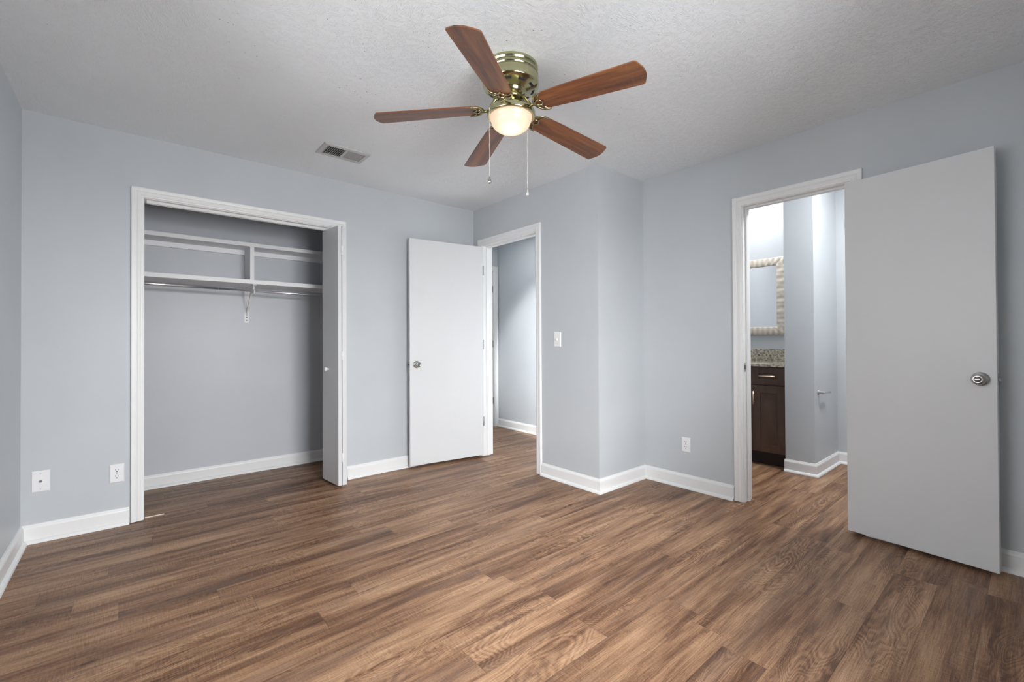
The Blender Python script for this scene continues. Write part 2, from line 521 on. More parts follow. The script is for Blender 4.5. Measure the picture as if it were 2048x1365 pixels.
wall('wall_right', [(XC, XC + T, YR, BY0 - JT, 0, H), (XC, XC + T, BY1 + JT, YJ, 0, H), (XC, XC + T, BY0 - JT, BY1 + JT, BZ + JT, H), (XC + 0.02, XC + T, YR, YJ, H, HB)],
     'blue grey wall holding the bathroom doorway')
wall('wall_closet', [(-0.35, 1.85, YCB, YCB + 0.1, 0, H), (-0.35, -0.25, YA + T, YCB, 0, H), (1.75, 1.85, YA + T, YCB, 0, H)],
     'grey back and side walls inside the closet', 'closet_wall')
wall('wall_hall', [(XH, 3.96, YJ + T, Y1, 0, H)], 'pale hall wall seen through the bedroom doorway')
HX0, HX1 = 2.86, 3.665
wall('wall_hall_end', [(XB + T, HX0 - JT, YH, Y1, 0, H), (HX1 + JT, XH, YH, Y1, 0, H), (HX0 - JT, HX1 + JT, YH, Y1, 2.075, H)],
     'dim end wall of the hall around a far doorway')
wall('wall_bathroom', [(XM, X1, YP1, YJ, 0, HB)], 'bright bathroom wall behind the mirror')
wall('wall_bathroom_partition', [(XP, X1, YP0, YP1, 0, HB)], 'blue grey partition end beside the bathroom vanity')
wall('wall_bathroom_side', [(XW, X1, YR, YP0, 0, HB)], 'pale bathroom wall right of the partition')

BASE = [(0, 0), (0.031, 0), (0.031, 0.005), (0.028, 0.012), (0.022, 0.018), (0.015, 0.021), (0.0145, 0.022), (0.0145, 0.084),
        (0.012, 0.092), (0.008, 0.097), (0.006, 0.103), (0, 0.104)]


def base(name, paths, label):
    bm = N()
    for p in paths: sweep(bm, p, BASE, (1, 0, 0), (0, 1, 0), (0, 0, 1))
    o = link(name, bm, M['trim'])
    return tag(o, label, 'baseboard', kind='structure')


# paths run so that the room lies on their left
base('baseboard_left', [[(0.001, YA), (XL, YA), (XL, YR), (XC, YR), (XC, 0.646)]], 'white baseboard below the cable plate and along the left wall')
base('baseboard_back', [[(XB, YA), (1.357, YA)]], 'white baseboard behind the open hall door')
base('baseboard_entry', [[(XC, 1.387), (XC, YJ), (XB, YJ), (XB, 2.706)]], 'white baseboard wrapping the jutting wall corner')
base('baseboard_closet', [[(1.75, YCB - 0.5), (1.75, YCB), (-0.25, YCB), (-0.25, YCB - 0.5)]], 'white baseboard at the back of the closet')
base('baseboard_hall', [[(XH, YJ + T), (XH, YH), (3.735, YH)]], 'white baseboard along the hall wall')
base('baseboard_bathroom', [[(XW, YR), (XW, YP0), (XP, YP0), (XP, YP1 + 0.005)]], 'white baseboard around the bathroom partition')

CAS = [(0, 0), (0, 0.009), (0.003, 0.011), (0.010, 0.012), (0.013, 0.0145), (0.026, 0.0145), (0.029, 0.0125), (0.033, 0.0125),
       (0.036, 0.016), (0.046, 0.0175), (0.056, 0.018), (0.059, 0.016), (0.0605, 0.012), (0.0605, 0)]


def casing(parent, a0, a1, zt, wallpos, axis, nrm, zb=0.004):
    """door casing around opening a0..a1 along the wall; axis 0: wall plane y=wallpos, 1: wall plane x=wallpos"""
    bm = N(); rv = 0.005
    e1 = (1, 0, 0) if axis == 0 else (0, 1, 0)
    org = (0, wallpos, 0) if axis == 0 else (wallpos, 0, 0)
    e3 = (0, nrm, 0) if axis == 0 else (nrm, 0, 0)
    path = [(a0 - rv, zb), (a0 - rv, zt + rv), (a1 + rv, zt + rv), (a1 + rv, zb)]
    sweep(bm, path, CAS, e1, (0, 0, 1), e3, org)
    return link('casing', bm, M['trim'], parent)


def jamb(parent, a0, a1, zt, w0, w1, axis, stop=None, only_stop=False):
    bm = N()
    def bx(b, p0, p1, q0, q1, z0, z1):
        if axis == 0: box(b, p0, p1, q0, q1, z0, z1)
        else: box(b, q0, q1, p0, p1, z0, z1)
    bx(bm, a0 - JT, a0, w0, w1, 0.003, zt); bx(bm, a1, a1 + JT, w0, w1, 0.003, zt); bx(bm, a0 - JT, a1 + JT, w0, w1, zt, zt + JT)
    j = link('jamb', bm, M['trim'], parent)
    if stop:
        bm = N(); s0, s1, d = stop
        bx(bm, a0, a0 + d, s0, s1, 0.003, zt - d); bx(bm, a1 - d, a1, s0, s1, 0.003, zt - d); bx(bm, a0, a1, s0, s1, zt - d, zt)
        link('stop_moulding', bm, M['trim'], parent, bevel=0.002)
    return j


# closet frame
t1 = thing('trim_1', (CX0, YA, 0), 'white fluted casing around the closet opening', 'door frame', kind='structure')
casing(t1, CX0, CX1, CZ, YA, 0, -1)
jamb(t1, CX0, CX1, CZ, YA - 0.001, YA + T + 0.001, 0)
bm = N()
box(bm, CX0 + 0.012, CX1 - 0.004, 3.720, 3.724, CZ - 0.017, CZ); box(bm, CX0 + 0.012, CX1 - 0.004, 3.746, 3.750, CZ - 0.017, CZ)
box(bm, CX0 + 0.012, CX1 - 0.004, 3.724, 3.746, CZ - 0.004, CZ)
link('track', bm, M['trim'], t1)
# hall doorway frame
t2 = thing('trim_2', (XB, EY0, 0), 'white casing and jambs of the doorway leading to the hall', 'door frame', kind='structure')
casing(t2, EY0, EY1, EZ, XB, 1, -1)
jamb(t2, EY0, EY1, EZ, XB - 0.001, XB + T + 0.001, 1, stop=(XB + 0.040, XB + 0.075, 0.011))
bm = N(); box(bm, XB + 0.006, XB + 0.030, EY0, EY0 + 0.002, 0.893, 0.955); box(bm, XB + 0.012, XB + 0.022, EY0, EY0 + 0.0025, 0.91, 0.938, 1)
link('strike_plate', bm, [M['nickel'], M['dark']], t2)
for z in (0.30, 1.05, 1.775):
    bm = N(); box(bm, XB - 0.0005, XB + 0.010, EY1 - 0.0015, EY1, z, z + 0.089)
    lathe(bm, [(0, z - 0.001), (0.006, z), (0.006, z + 0.089), (0, z + 0.09)], 10, Matrix.Translation((XB - 0.006, EY1 - 0.006, 0)))
    link('hinge', bm, M['steel'], t2)
# bathroom doorway frame
t3 = thing('trim_3', (XC, BY0, 0), 'white casing and jambs of the doorway leading to the bathroom', 'door frame', kind='structure')
casing(t3, BY0, BY1, BZ, XC, 1, -1)
jamb(t3, BY0, BY1, BZ, XC - 0.001, XC + T + 0.001, 1, stop=(XC + 0.040, XC + 0.075, 0.011))
bm = N(); box(bm, XC + 0.004, XC + 0.028, BY1 - 0.002, BY1, 0.905, 0.965); box(bm, XC + 0.010, XC + 0.021, BY1 - 0.0026, BY1, 0.92, 0.948, 1)
link('strike_plate', bm, [M['nickel'], M['dark']], t3)
# far hall doorway frame
t4 = thing('trim_4', (HX0, YH, 0), 'white casing of the far doorway at the end of the hall', 'door frame', kind='structure')
casing(t4, HX0, HX1, 2.055, YH, 0, -1)
jamb(t4, HX0, HX1, 2.055, YH - 0.001, Y1, 0, stop=(YH + 0.040, YH + 0.075, 0.011))
for z in (0.30, 1.05, 1.775):
    bm = N(); box(bm, HX1 - 0.003, HX1, YH + 0.004, YH + 0.032, z, z + 0.089)
    link('hinge', bm, M['steel'], t4)

# windows (behind the viewer and out of view on the left)
def window(name, axis, a0, a1, z0, z1, w0, w1, label):
    def bx(b, p0, p1, q0, q1, zz0, zz1):
        if axis == 0: box(b, p0, p1, q0, q1, zz0, zz1)
        else: box(b, q0, q1, p0, p1, zz0, zz1)
    mid = (w0 + w1) / 2
    org = (a0, mid, z0) if axis == 0 else (mid, a0, z0)
    r = thing(name, org, label, 'window', kind='structure')
    bm = N(); f = 0.045
    bx(bm, a0, a0 + f, w0, w1, z0, z1); bx(bm, a1 - f, a1, w0, w1, z0, z1); bx(bm, a0, a1, w0, w1, z0, z0 + f); bx(bm, a0, a1, w0, w1, z1 - f, z1)
    zm = (z0 + z1) / 2; am = (a0 + a1) / 2
    bx(bm, a0 + f, a1 - f, mid - 0.015, mid + 0.015, zm - 0.02, zm + 0.02)
    bx(bm, am - 0.025, am + 0.025, mid - 0.015, mid + 0.015, z0 + f, z1 - f)
    link('window_frame', bm, M['trim'], r)
    bm = N(); bx(bm, a0 + f, a1 - f, mid - 0.002, mid + 0.002, z0 + f, z1 - f)
    link('pane', bm, M['glass'], r)


window('window_1', 0, WR[0], WR[1], WR[2], WR[3], YR - T, YR, 'white framed window in the wall behind the viewer')
window('window_2', 1, WL[0], WL[1], WL[2], WL[3], XL - T, XL, 'white framed window in the left wall outside the view')

# ------------------------------------------------------------------ doors
def knob_mesh(rose, neck, kprof, M4, button=None):
    bm = N()
    lathe(bm, rose, 32, M4); lathe(bm, neck, 24, M4); lathe(bm, kprof, 36, M4)
    if button:
        lathe(bm, button, 16, M4, mi=1)
    return bm


ROSE = [(0, 0), (0.033, 0), (0.033, 0.003), (0.030, 0.007), (0.022, 0.010), (0, 0.010)]
NECK = [(0, 0.008), (0.013, 0.008), (0.011, 0.020), (0.013, 0.026), (0, 0.026)]
KNOB = [(0, 0.022), (0.014, 0.023), (0.023, 0.029), (0.027, 0.038), (0.026, 0.047), (0.021, 0.055), (0.012, 0.058), (0.0115, 0.0565), (0, 0.0565)]
BUT = [(0, 0.056), (0.0085, 0.056), (0.0085, 0.060), (0.007, 0.0615), (0, 0.0615)]


def hinged_door(name, hinge, free, z0, z1, body, label, kz, back, mat):
    """leaf from hinge to free edge (plan); the seen face is local y=0, body on the given side"""
    h, f = Vector(hinge), Vector(free); d = f - h; w = d.length; ang = math.atan2(d.y, d.x)
    y0, y1 = (-0.035, 0) if body < 0 else (0, 0.035)
    bm = N(); box(bm, 0, w, y0, y1, 0, z1 - z0)
    o = link(name, bm, mat, bevel=0.0015, shift=False)
    o.location = (h.x, h.y, z0); o.rotation_euler = (0, 0, ang)
    tag(o, label, 'door', kind='structure')
    kx = w - back
    out = -body           # seen side direction in local y
    rot = Matrix.Rotation(-PI / 2 * out, 4, 'X')       # z axis -> +-y
    def kn(side, y):
        R = Matrix.Rotation(-PI / 2, 4, 'X') if side > 0 else Matrix.Rotation(PI / 2, 4, 'X')
        M4 = Matrix.Translation((kx, y, kz - z0)) @ R
        b = N()
        lathe(b, ROSE, 32, M4); lathe(b, NECK, 24, M4); lathe(b, KNOB, 36, M4)
        lathe(b, [(0, 0.0565), (0.0105, 0.0565), (0.0105, 0.0572), (0, 0.0572)], 20, M4, mi=1)
        q = link('door_knob', b, [M['nickel'], M['steel']], o, shift=False)
        b = N()
        vs = box(b, -0.0085, 0.0085, -0.0028, 0.0028, 0.0565, 0.063)
        bmesh.ops.transform(b, matrix=M4 @ Matrix.Rotation(0.1, 4, 'Z'), verts=vs)
        link('turn_button', b, M['chrome'], q, shift=False)
    kn(out, 0.0)
    kn(-out, y0 if body < 0 else y1)
    b = N(); ym = (y0 + y1) / 2
    box(b, w - 0.0005, w + 0.0015, ym - 0.012, ym + 0.012, kz - z0 - 0.028, kz - z0 + 0.028)
    prism(b, [(w, ym - 0.006), (w + 0.012, ym - 0.006), (w + 0.006, ym + 0.006), (w, ym + 0.006)], 2, kz - z0 - 0.008, kz - z0 + 0.008, 1)
    link('latch', b, [M['steel'], M['latch']], o, shift=False)
    return o, w


d1, w1 = hinged_door('door_1', (2.612, 3.497), (1.884, 3.598), 0.024, 2.045, -1,
                     'white flat door standing open to the hall, against the back wall', 0.922, 0.062, M['door'])
d2, w2 = hinged_door('door_2', (3.166, 0.722), (3.098, 0.124), 0.020, 2.033, 1,
                     'large white bathroom door swung open at the right edge', 0.930, 0.055, M['door'])
for z in (0.28, 1.02, 1.76):
    bm = N(); lathe(bm, [(0, 0), (0.006, 0), (0.006, 0.089), (0, 0.089)], 10, Matrix.Translation((-0.005, 0.030, z)))
    link('hinge', bm, M['steel'], d2, shift=False)

# folding closet door: two leaves folded together at the right end of the opening
d3 = thing('door_3', (1.25, 3.63, 0), 'narrow white bifold door folded at the right side of the closet', 'door', kind='structure')
def leaf(a, b, th, side):
    a, b = Vector(a), Vector(b); d = (b - a).normalized(); n = Vector((-d.y, d.x)) * side * th
    bm = N(); prism(bm, [tuple(a), tuple(b), tuple(b + n), tuple(a + n)], 2, 0.022, 2.022)
    return link('leaf', bm, M['door'], d3, bevel=0.0015)
leaf((1.2165, 3.478), (1.192, 3.765), 0.0275, -1)
leaf((1.2475, 3.478), (1.2475, 3.765), 0.034, -1)
bm = N()
R = Matrix.Translation((1.2015, 3.655, 0.91)) @ Matrix.Rotation(-PI / 2, 4, 'Y')
lathe(bm, [(0, 0), (0.010, 0), (0.008, 0.010), (0.013, 0.016), (0.0165, 0.022), (0.015, 0.028), (0.008, 0.031), (0, 0.031)], 24, R)
link('door_pull', bm, M['plastic'], d3)
for z in (0.20, 0.985, 1.80):
    bm = N(); box(bm, 1.238, 1.254, 3.4755, 3.479, z, z + 0.07)
    lathe(bm, [(0, z), (0.004, z), (0.004, z + 0.07), (0, z + 0.07)], 10, Matrix.Translation((1.2458, 3.4745, 0)))
    link('hinge', bm, M['trim'], d3)

# far hall door, closed
bm = N(); box(bm, HX0 + 0.003, HX1 - 0.003, YH + 0.076, YH + 0.110, 0.012, 2.050)
d4 = tag(link('door_4', bm, M['door'], loc=(HX0, YH + 0.08, 0)), 'white closed door at the far end of the hall', 'door', kind='structure')

# ------------------------------------------------------------------ closet fittings
t = thing('closet_shelving', (0.75, YCB, 1.60), 'white two tier closet shelves with a short upright divider', 'shelf')
bm = N(); box(bm, -0.249, 1.749, 4.10, YCB - 0.001, 1.597, 1.631); link('shelf_board', bm, M['shelf'], t, bevel=0.002)
bm = N(); box(bm, -0.249, 1.749, 4.22, YCB - 0.001, 1.919, 1.951); link('shelf_board', bm, M['shelf'], t, bevel=0.002)
bm = N(); box(bm, 0.758, 0.789, 4.222, YCB - 0.001, 1.631, 1.919); link('divider', bm, M['shelf'], t, bevel=0.001)
bm = N(); box(bm, -0.249, 0.758, YCB - 0.020, YCB - 0.001, 1.879, 1.919); box(bm, 0.789, 1.749, YCB - 0.020, YCB - 0.001, 1.879, 1.919)
link('cleat', bm, M['shelf'], t, bevel=0.001)
# bracket
t = thing('shelf_bracket', (0.772, YCB, 1.45), 'white metal bracket under the lower closet shelf holding the rod', 'bracket')
bm = N(); bx_ = 0.772
box(bm, bx_ - 0.017, bx_ + 0.017, YCB - 0.004, YCB, 1.297, 1.595)
for z in (1.318, 1.342): lathe(bm, [(0, 0), (0.0045, 0), (0.0045, 0.0008), (0, 0.0008)], 12, Matrix.Translation((bx_, YCB - 0.004, z)) @ Matrix.Rotation(PI / 2, 4, 'X'), mi=1)
link('wall_plate', bm, [M['shelf'], M['dark']], t)
bm = N(); box(bm, bx_ - 0.012, bx_ + 0.012, 4.12, YCB - 0.004, 1.589, 1.5965)
link('arm', bm, M['shelf'], t)
bm = N(); prism(bm, [(YCB - 0.004, 1.38), (YCB - 0.004, 1.35), (4.175, 1.588), (4.205, 1.588)], 0, bx_ - 0.006, bx_ + 0.006)
link('brace', bm, M['shelf'], t)
bm = N()
tube(bm, [(bx_ + 0.0, 4.15 + 0.022 * math.sin(a), 1.545 - 0.022 * math.cos(a)) for a in [x * PI / 12 for x in range(-7, 13)]], 0.007, 8)
tube(bm, [(bx_, 4.15 + 0.0, 1.567), (bx_, 4.16, 1.590)], 0.007, 8)
link('hook', bm, M['shelf'], t)
# rod
bm = N()
tube(bm, [(-0.249, 4.15, 1.556), (0.53, 4.15, 1.549)], 0.0115, 16); tube(bm, [(0.525, 4.15, 1.549), (0.531, 4.15, 1.549)], 0.0135, 16)
tube(bm, [(0.53, 4.15, 1.549), (1.749, 4.15, 1.536)], 0.0095, 16)
tag(link('closet_rod', bm, M['rod'], loc=(0.53, 4.15, 1.549)), 'long chrome telescoping rod hanging under the lower closet shelf', 'rod')
# thin pale strip on the floor by the closet jamb
bm = N(); box(bm, 0.076, 0.175, 3.722, 3.736, 0.0, 0.0035)
tag(link('floor_strip', bm, M['strip'], loc=(0.12, 3.73, 0), bevel=0.001), 'thin pale strip on the floor at the left closet jamb', 'strip')

# ------------------------------------------------------------------ wall plates
def plate_frame(c, n):
    """matrix: local x along the wall (to the right as seen), y up, z out of the wall"""
    n = Vector(n); up = Vector((0, 0, 1)); x = up.cross(n)
    return Matrix(((x.x, up.x, n.x, c[0]), (x.y, up.y, n.y, c[1]), (x.z, up.z, n.z, c[2]), (0, 0, 0, 1)))


def plate(bm, w, h, d, mi=0):
    b = 0.004
    P = [(-w / 2, -h / 2), (w / 2, -h / 2), (w / 2, h / 2), (-w / 2, h / 2)]
    Q = [(x - math.copysign(b, x), y - math.copysign(b, y)) for x, y in P]
    A = [bm.verts.new((x, y, 0)) for x, y in P]; B = [bm.verts.new((x, y, d * 0.4)) for x, y in P]; C = [bm.verts.new((x, y, d)) for x, y in Q]
    for X, Y in ((A, B), (B, C)):
        for i in range(4): bm.faces.new([X[i], X[(i + 1) % 4], Y[(i + 1) % 4], Y[i]])
    bm.faces.new(A); bm.faces.new(C)


def wallthing(name, c, n, label, cat, group=None):
    r = bpy.data.objects.new(name, None); COL.objects.link(r); r.matrix_world = plate_frame(c, n); r.empty_display_size = 0.04
    return tag(r, label, cat, group)


def child(name, bm, mats, r, bevel=0.0): return link(name, bm, mats, r, bevel=bevel, shift=False)


def screw(r, x, y, z):
    bm = N(); lathe(bm, [(0, z), (0.0032, z), (0.003, z + 0.0008), (0, z + 0.0012)], 12, Matrix.Translation((x, y, 0)))
    child('screw', bm, M['screw'], r)


def outlet(c, n, label):
    r = wallthing('power_outlet', c, n, label, 'outlet', 'duplex power outlets on the bedroom walls')
    bm = N(); plate(bm, 0.068, 0.112, 0.006); child('cover_plate', bm, M['plastic'], r)
    for y in (-0.0195, 0.0195):
        bm = N(); pts = []
        for k in range(28):
            a = 2 * PI * k / 28
            pts.append((0.0165 * math.cos(a), y + max(-0.0135, min(0.0135, 0.0165 * math.sin(a)))))
        prism(bm, pts, 2, 0.005, 0.0078)
        for sx, hh in ((-0.0063, 0.009), (0.0063, 0.007)):
            box(bm, sx - 0.0012, sx + 0.0012, y + 0.0005, y + 0.0005 + hh, 0.0075, 0.0081, 1)
        lathe(bm, [(0, 0.0075), (0.0030, 0.0075), (0.0030, 0.0082), (0, 0.0082)], 12, Matrix.Translation((0, y - 0.0075, 0)), mi=1)
        child('receptacle', bm, [M['plastic'], M['dark']], r)
    screw(r, 0, 0, 0.006)
    return r


outlet((-0.058, YA, 0.322), (0, -1, 0), 'white duplex power outlet left of the closet casing')
outlet((XC, 1.745, 0.329), (-1, 0, 0), 'white duplex power outlet between the wall corner and the bathroom doorway')
r = wallthing('cable_wall_plate', (-0.383, YA, 0.340), (0, -1, 0), 'white coaxial cable plate near the left corner of the room', 'wall plate')
bm = N(); plate(bm, 0.074, 0.119, 0.006); child('cover_plate', bm, M['plastic'], r)
bm = N(); lathe(bm, [(0, 0.006), (0.0065, 0.006), (0.0065, 0.009), (0.0045, 0.009), (0.0045, 0.017), (0.003, 0.017), (0.003, 0.014), (0, 0.014)], 16)
child('coax_connector', bm, M['steel'], r)
screw(r, 0, 0.043, 0.006); screw(r, 0, -0.043, 0.006)
r = wallthing('light_switch', (XB, 2.5225, 1.137), (-1, 0, 0), 'white toggle light switch right of the hall doorway', 'light switch')
bm = N(); plate(bm, 0.074, 0.118, 0.006); child('cover_plate', bm, M['plastic'], r)
bm = N(); prism(bm, [(-0.011, 0.006), (0.011, 0.006), (0.002, 0.022), (-0.006, 0.020)], 0, -0.005, 0.005); child('toggle', bm, M['plastic'], r, 0.001)
screw(r, 0, 0.03, 0.006); screw(r, 0, -0.03, 0.006)

# ------------------------------------------------------------------ ceiling vent
v = thing('ceiling_vent', (1.132, 3.123, H), 'grey metal ceiling vent with two louvre banks between fan and closet', 'vent')
x0, x1, y0, y1 = 0.974, 1.291, 3.020, 3.226
bm = N()
FR = [(0, 0), (0, 0.003), (0.004, 0.007), (0.028, 0.009), (0.031, 0.009), (0.031, 0)]
Hc = H
def ring(z_of):
    A = []
    for o, hh in FR:
        A.append([bm.verts.new(p) for p in ((x0 + o, y0 + o, Hc - hh), (x1 - o, y0 + o, Hc - hh), (x1 - o, y1 - o, Hc - hh), (x0 + o, y1 - o, Hc - hh))])
    for a, b in zip(A, A[1:] + A[:1]):
        for i in range(4): bm.faces.new([a[i], a[(i + 1) % 4], b[(i + 1) % 4], b[i]])
ring(None)
link('frame', bm, M['vent'], v)
xm = (x0 + x1) / 2
bm = N(); box(bm, xm - 0.008, xm + 0.008, y0 + 0.03, y1 - 0.03, H - 0.009, H - 0.001); link('centre_bar', bm, M['vent'], v)
for sgn, xa, xb in ((-1, x0 + 0.034, xm - 0.010), (1, xm + 0.010, x1 - 0.034)):
    for k in range(9):
        cxk = xa + (xb - xa) * (k + 0.5) / 9
        bm = N(); vs = box(bm, -0.0075, 0.0075, y0 + 0.031, y1 - 0.031, -0.0006, 0.0006)
        bmesh.ops.transform(bm, matrix=Matrix.Translation((cxk, 0, H - 0.003)) @ Matrix.Rotation(sgn * math.radians(42), 4, 'Y'), verts=vs)
        link('louvre', bm, M['vent'], v)
bm = N()
for yy in (3.085, 3.123, 3.161): box(bm, VX0, VX1, yy - 0.0015, yy + 0.0015, H + 0.012, H + 0.016)
link('damper_bar', bm, M['vent'], v)
bm = N()
box(bm, VX0 - 0.004, VX0, VY0, VY1, H + 0.001, H + 0.2); box(bm, VX1, VX1 + 0.004, VY0, VY1, H + 0.001, H + 0.2)
box(bm, VX0 - 0.004, VX1 + 0.004, VY0 - 0.004, VY0, H + 0.001, H + 0.2); box(bm, VX0 - 0.004, VX1 + 0.004, VY1, VY1 + 0.004, H + 0.001, H + 0.2)
box(bm, VX0 - 0.004, VX1 + 0.004, VY0 - 0.004, VY1 + 0.004, H + 0.2, H + 0.204)
link('duct', bm, M['duct'], v)

# ------------------------------------------------------------------ ceiling fan
FX, FY = 1.3957, 1.6355
fan = thing('ceiling_fan', (FX, FY, H), 'brass five blade ceiling fan with lit frosted bowl light', 'ceiling fan')
TF = Matrix.Translation((FX, FY, 0))
bm = N()
lathe(bm, [(0, 2.4399), (0.126, 2.4399), (0.131, 2.437), (0.131, 2.424), (0.125, 2.420), (0.125, 2.415), (0.130, 2.411), (0.132, 2.404),
           (0.130, 2.398), (0.126, 2.395), (0.130, 2.390), (0.134, 2.384), (0.134, 2.348), (0.131, 2.343), (0.126, 2.340),
           (0.120, 2.336), (0.078, 2.320), (0.074, 2.316), (0.072, 2.308), (0.066, 2.300), (0.052, 2.296), (0, 2.296)], 96, TF)
motor = link('motor_housing', bm, M['brass'], fan)
for k in range(10):
    a = 2 * PI * k / 10 + 0.1
    bm = N(); A = []
    for q in range(7):
        b = a + (q - 3) * 0.055
        A.append([(FX + r_ * math.cos(b), FY + r_ * math.sin(b), zz) for r_, zz in ((0.114, 2.3336), (0.103, 2.3294), (0.103, 2.3284), (0.114, 2.3326))])
    V = [[bm.verts.new(p) for p in c] for c in A]
    for p, q in zip(V, V[1:]):
        for j in range(4): bm.faces.new([p[j], p[(j + 1) % 4], q[(j + 1) % 4], q[j]])
    bm.faces.new(V[0]); bm.faces.new(V[-1])
    link('cooling_slot', bm, M['dark'], motor)
bm = N(); lathe(bm, [(0, 2.299), (0.058, 2.299), (0.060, 2.295), (0.060, 2.284), (0.050, 2.279), (0, 2.279)], 48, TF); link('hub', bm, M['brass_dark'], fan)
bm = N(); lathe(bm, [(0, 2.284), (0.036, 2.284), (0.038, 2.280), (0.038, 2.232), (0, 2.232)], 48, TF); link('switch_housing', bm, M['brass'], fan)
bm = N(); lathe(bm, [(0, 2.236), (0.040, 2.236), (0.096, 2.233), (0.110, 2.229), (0.115, 2.226), (0.117, 2.219), (0.117, 2.203), (0.115, 2.199),
                     (0.104, 2.199), (0.106, 2.205), (0, 2.205)], 96, TF)
link('light_fitter', bm, M['brass'], fan)
bm = N()
prof = [(0.102, 2.205), (0.1015, 2.196), (0.099, 2.188), (0.0955, 2.184)]
for k in range(1, 15):
    a = k / 14 * PI / 2
    prof.append((0.0955 * math.cos(a), 2.184 - 0.060 * math.sin(a)))
prof[-1] = (0, 2.124)
lathe(bm, prof[:-1] + [(0, 2.124)], 64, Matrix.Translation((FX, FY, 0)))
bowl = link('glass_bowl', bm, M['bowl'], fan, loc=(FX, FY, 2.19), smooth=True)
bowl.location = (0, 0, 2.19 - H)

# one blade and one blade iron in local coordinates: x outwards along the radius
def blade_mesh():
    bm = N(); pts = []
    r0_, r1_ = 0.138, 0.652
    # root: rounded
    for k in range(0, 13):
        a = PI / 2 + PI * k / 12
        pts.append((r0_ + 0.045 + 0.045 * math.cos(a), 0.055 * math.sin(a)))
    w = 0.069
    c = 0.014
    pts.append((0.30, -0.0605)); pts.append((r1_ - 0.030, -w))
    for k in range(5):
        a = -PI / 2 + k / 4 * (PI / 2 - 0.25)
        pts.append((r1_ - 0.030 + c * math.cos(a), -w + c + c * math.sin(a)))
    for k in range(1, 8):
        y = -w + c + (2 * w - 2 * c) * k / 8
        pts.append((r1_ - 0.0165 + 0.0165 * (1 - (y / (w - c)) ** 2), y))
    for k in range(5):
        a = 0.25 + k / 4 * (PI / 2 - 0.25)
        pts.append((r1_ - 0.030 + c * math.cos(a), w - c + c * math.sin(a)))
    pts.append((0.30, 0.0605))
    prism(bm, pts, 2, -0.003, 0.003)
    return bm


def iron_mesh():
    bm = N(); z = -0.006
    ox = -0.024
    outer = []
    for k in range(-10, 11):
        a = k / 10
        outer.append((0.158 + ox + 0.062 * abs(a) ** 2.0, 0.058 * math.sin(a * PI / 2), z))
    tube(bm, outer, [0.0030 + 0.0035 * math.cos(k / 10 * PI / 2) for k in range(-10, 11)], 8)
    half = [(0.220, 0.058), (0.205, 0.050), (0.193, 0.038), (0.188, 0.024), (0.192, 0.011), (0.204, 0.0)]
    tube(bm, [(x + ox, y, z) for x, y in half] + [(x + ox, -y, z) for x, y in half[-2::-1]], [0.0025, 0.003, 0.0035, 0.0035, 0.004, 0.0045, 0.004, 0.0035, 0.0035, 0.003, 0.0025], 8)
    for y in (-0.016, 0.016):
        tube(bm, [(0.160 + ox, y * 0.5, z), (0.176 + ox, y * 0.9, z - 0.001), (0.190 + ox, y * 1.2, z)], 0.004, 8)
    # arm from the hub
    tube(bm, [(0.050, 0, 0.050), (0.072, 0, 0.042), (0.095, 0, 0.012), (0.112, 0, -0.006), (0.138, 0, -0.008)], [0.009, 0.0085, 0.0075, 0.0075, 0.008], 10)
    return bm


ang = [(214.3, 2.199, 14), (285.8, 2.203, 10), (358.3, 2.188, 9.5), (70.2, 2.203, 11), (142.3, 2.181, 9)]
b0 = i0 = None
for k, (a, zt, pt) in enumerate(ang):
    if b0 is None:
        b0 = link('blade', blade_mesh(), M['blade'], fan, bevel=0.0012, shift=False)
        i0 = link('blade_iron', iron_mesh(), M['iron'], fan, shift=False); bl, ir = b0, i0
    else:
        bl = b0.copy(); COL.objects.link(bl); ir = i0.copy(); COL.objects.link(ir)
        bl.parent = fan; ir.parent = fan
    zr = 2.230
    droop = math.atan2(zt - zr, 0.66 - 0.17)
    Mx = Matrix.Translation((0, 0, zr - H - 0.17 * math.tan(droop))) @ Matrix.Rotation(math.radians(a), 4, 'Z') @ Matrix.Rotation(-droop, 4, 'Y') @ Matrix.Rotation(math.radians(-pt), 4, 'X')
    bl.matrix_local = Mx
    ir.matrix_local = Mx


def chain(px, py, ztop, zbot, mat):
    bm = N(); n = int((ztop - zbot) / 0.0036)
    for k in range(n):
        z = ztop - k * 0.0036
        wob = 0.0008 * math.sin(k * 0.35)
        lathe(bm, [(0, 0.0017), (0.00125, 0.0012), (0.0017, 0), (0.00125, -0.0012), (0, -0.0017)], 6, Matrix.Translation((px + wob, py, z)))
    c = link('pull_chain', bm, M['chain'], fan)
    bm = N()
    lathe(bm, [(0, 0), (0.002, -0.001), (0.0035, -0.008), (0.0065, -0.016), (0.0082, -0.023), (0.0075, -0.029), (0.0045, -0.033), (0, -0.034)], 20, Matrix.Translation((px, py, zbot)))
    link('pull_fob', bm, mat, c)


M['chain'] = plain('chain_steel', (0.78, 0.74, 0.70), 0.25, 0.6)
chain(FX - 0.121, FY + 0.013, 2.212, 1.890, M['nickel'])
chain(FX + 0.115, FY + 0.011, 2.204, 1.881, M['crystal'])

# ------------------------------------------------------------------ bathroom
XV = 4.312
van = thing('vanity_cabinet', (XV, 1.76, 0), 'dark brown shaker vanity cabinet seen through the bathroom doorway', 'cabinet')
VYA, VYB = YP1 + 0.003, YJ - 0.014
bm = N(); box(bm, XV + 0.020, XM - 0.001, VYA, VYB, 0.12, 0.885); link('body', bm, M['cabinet'], van)
bm = N(); box(bm, XV + 0.075, XM - 0.001, VYA, VYB, 0.0, 0.12); link('toe_kick', bm, M['cabinet_dark'], van)


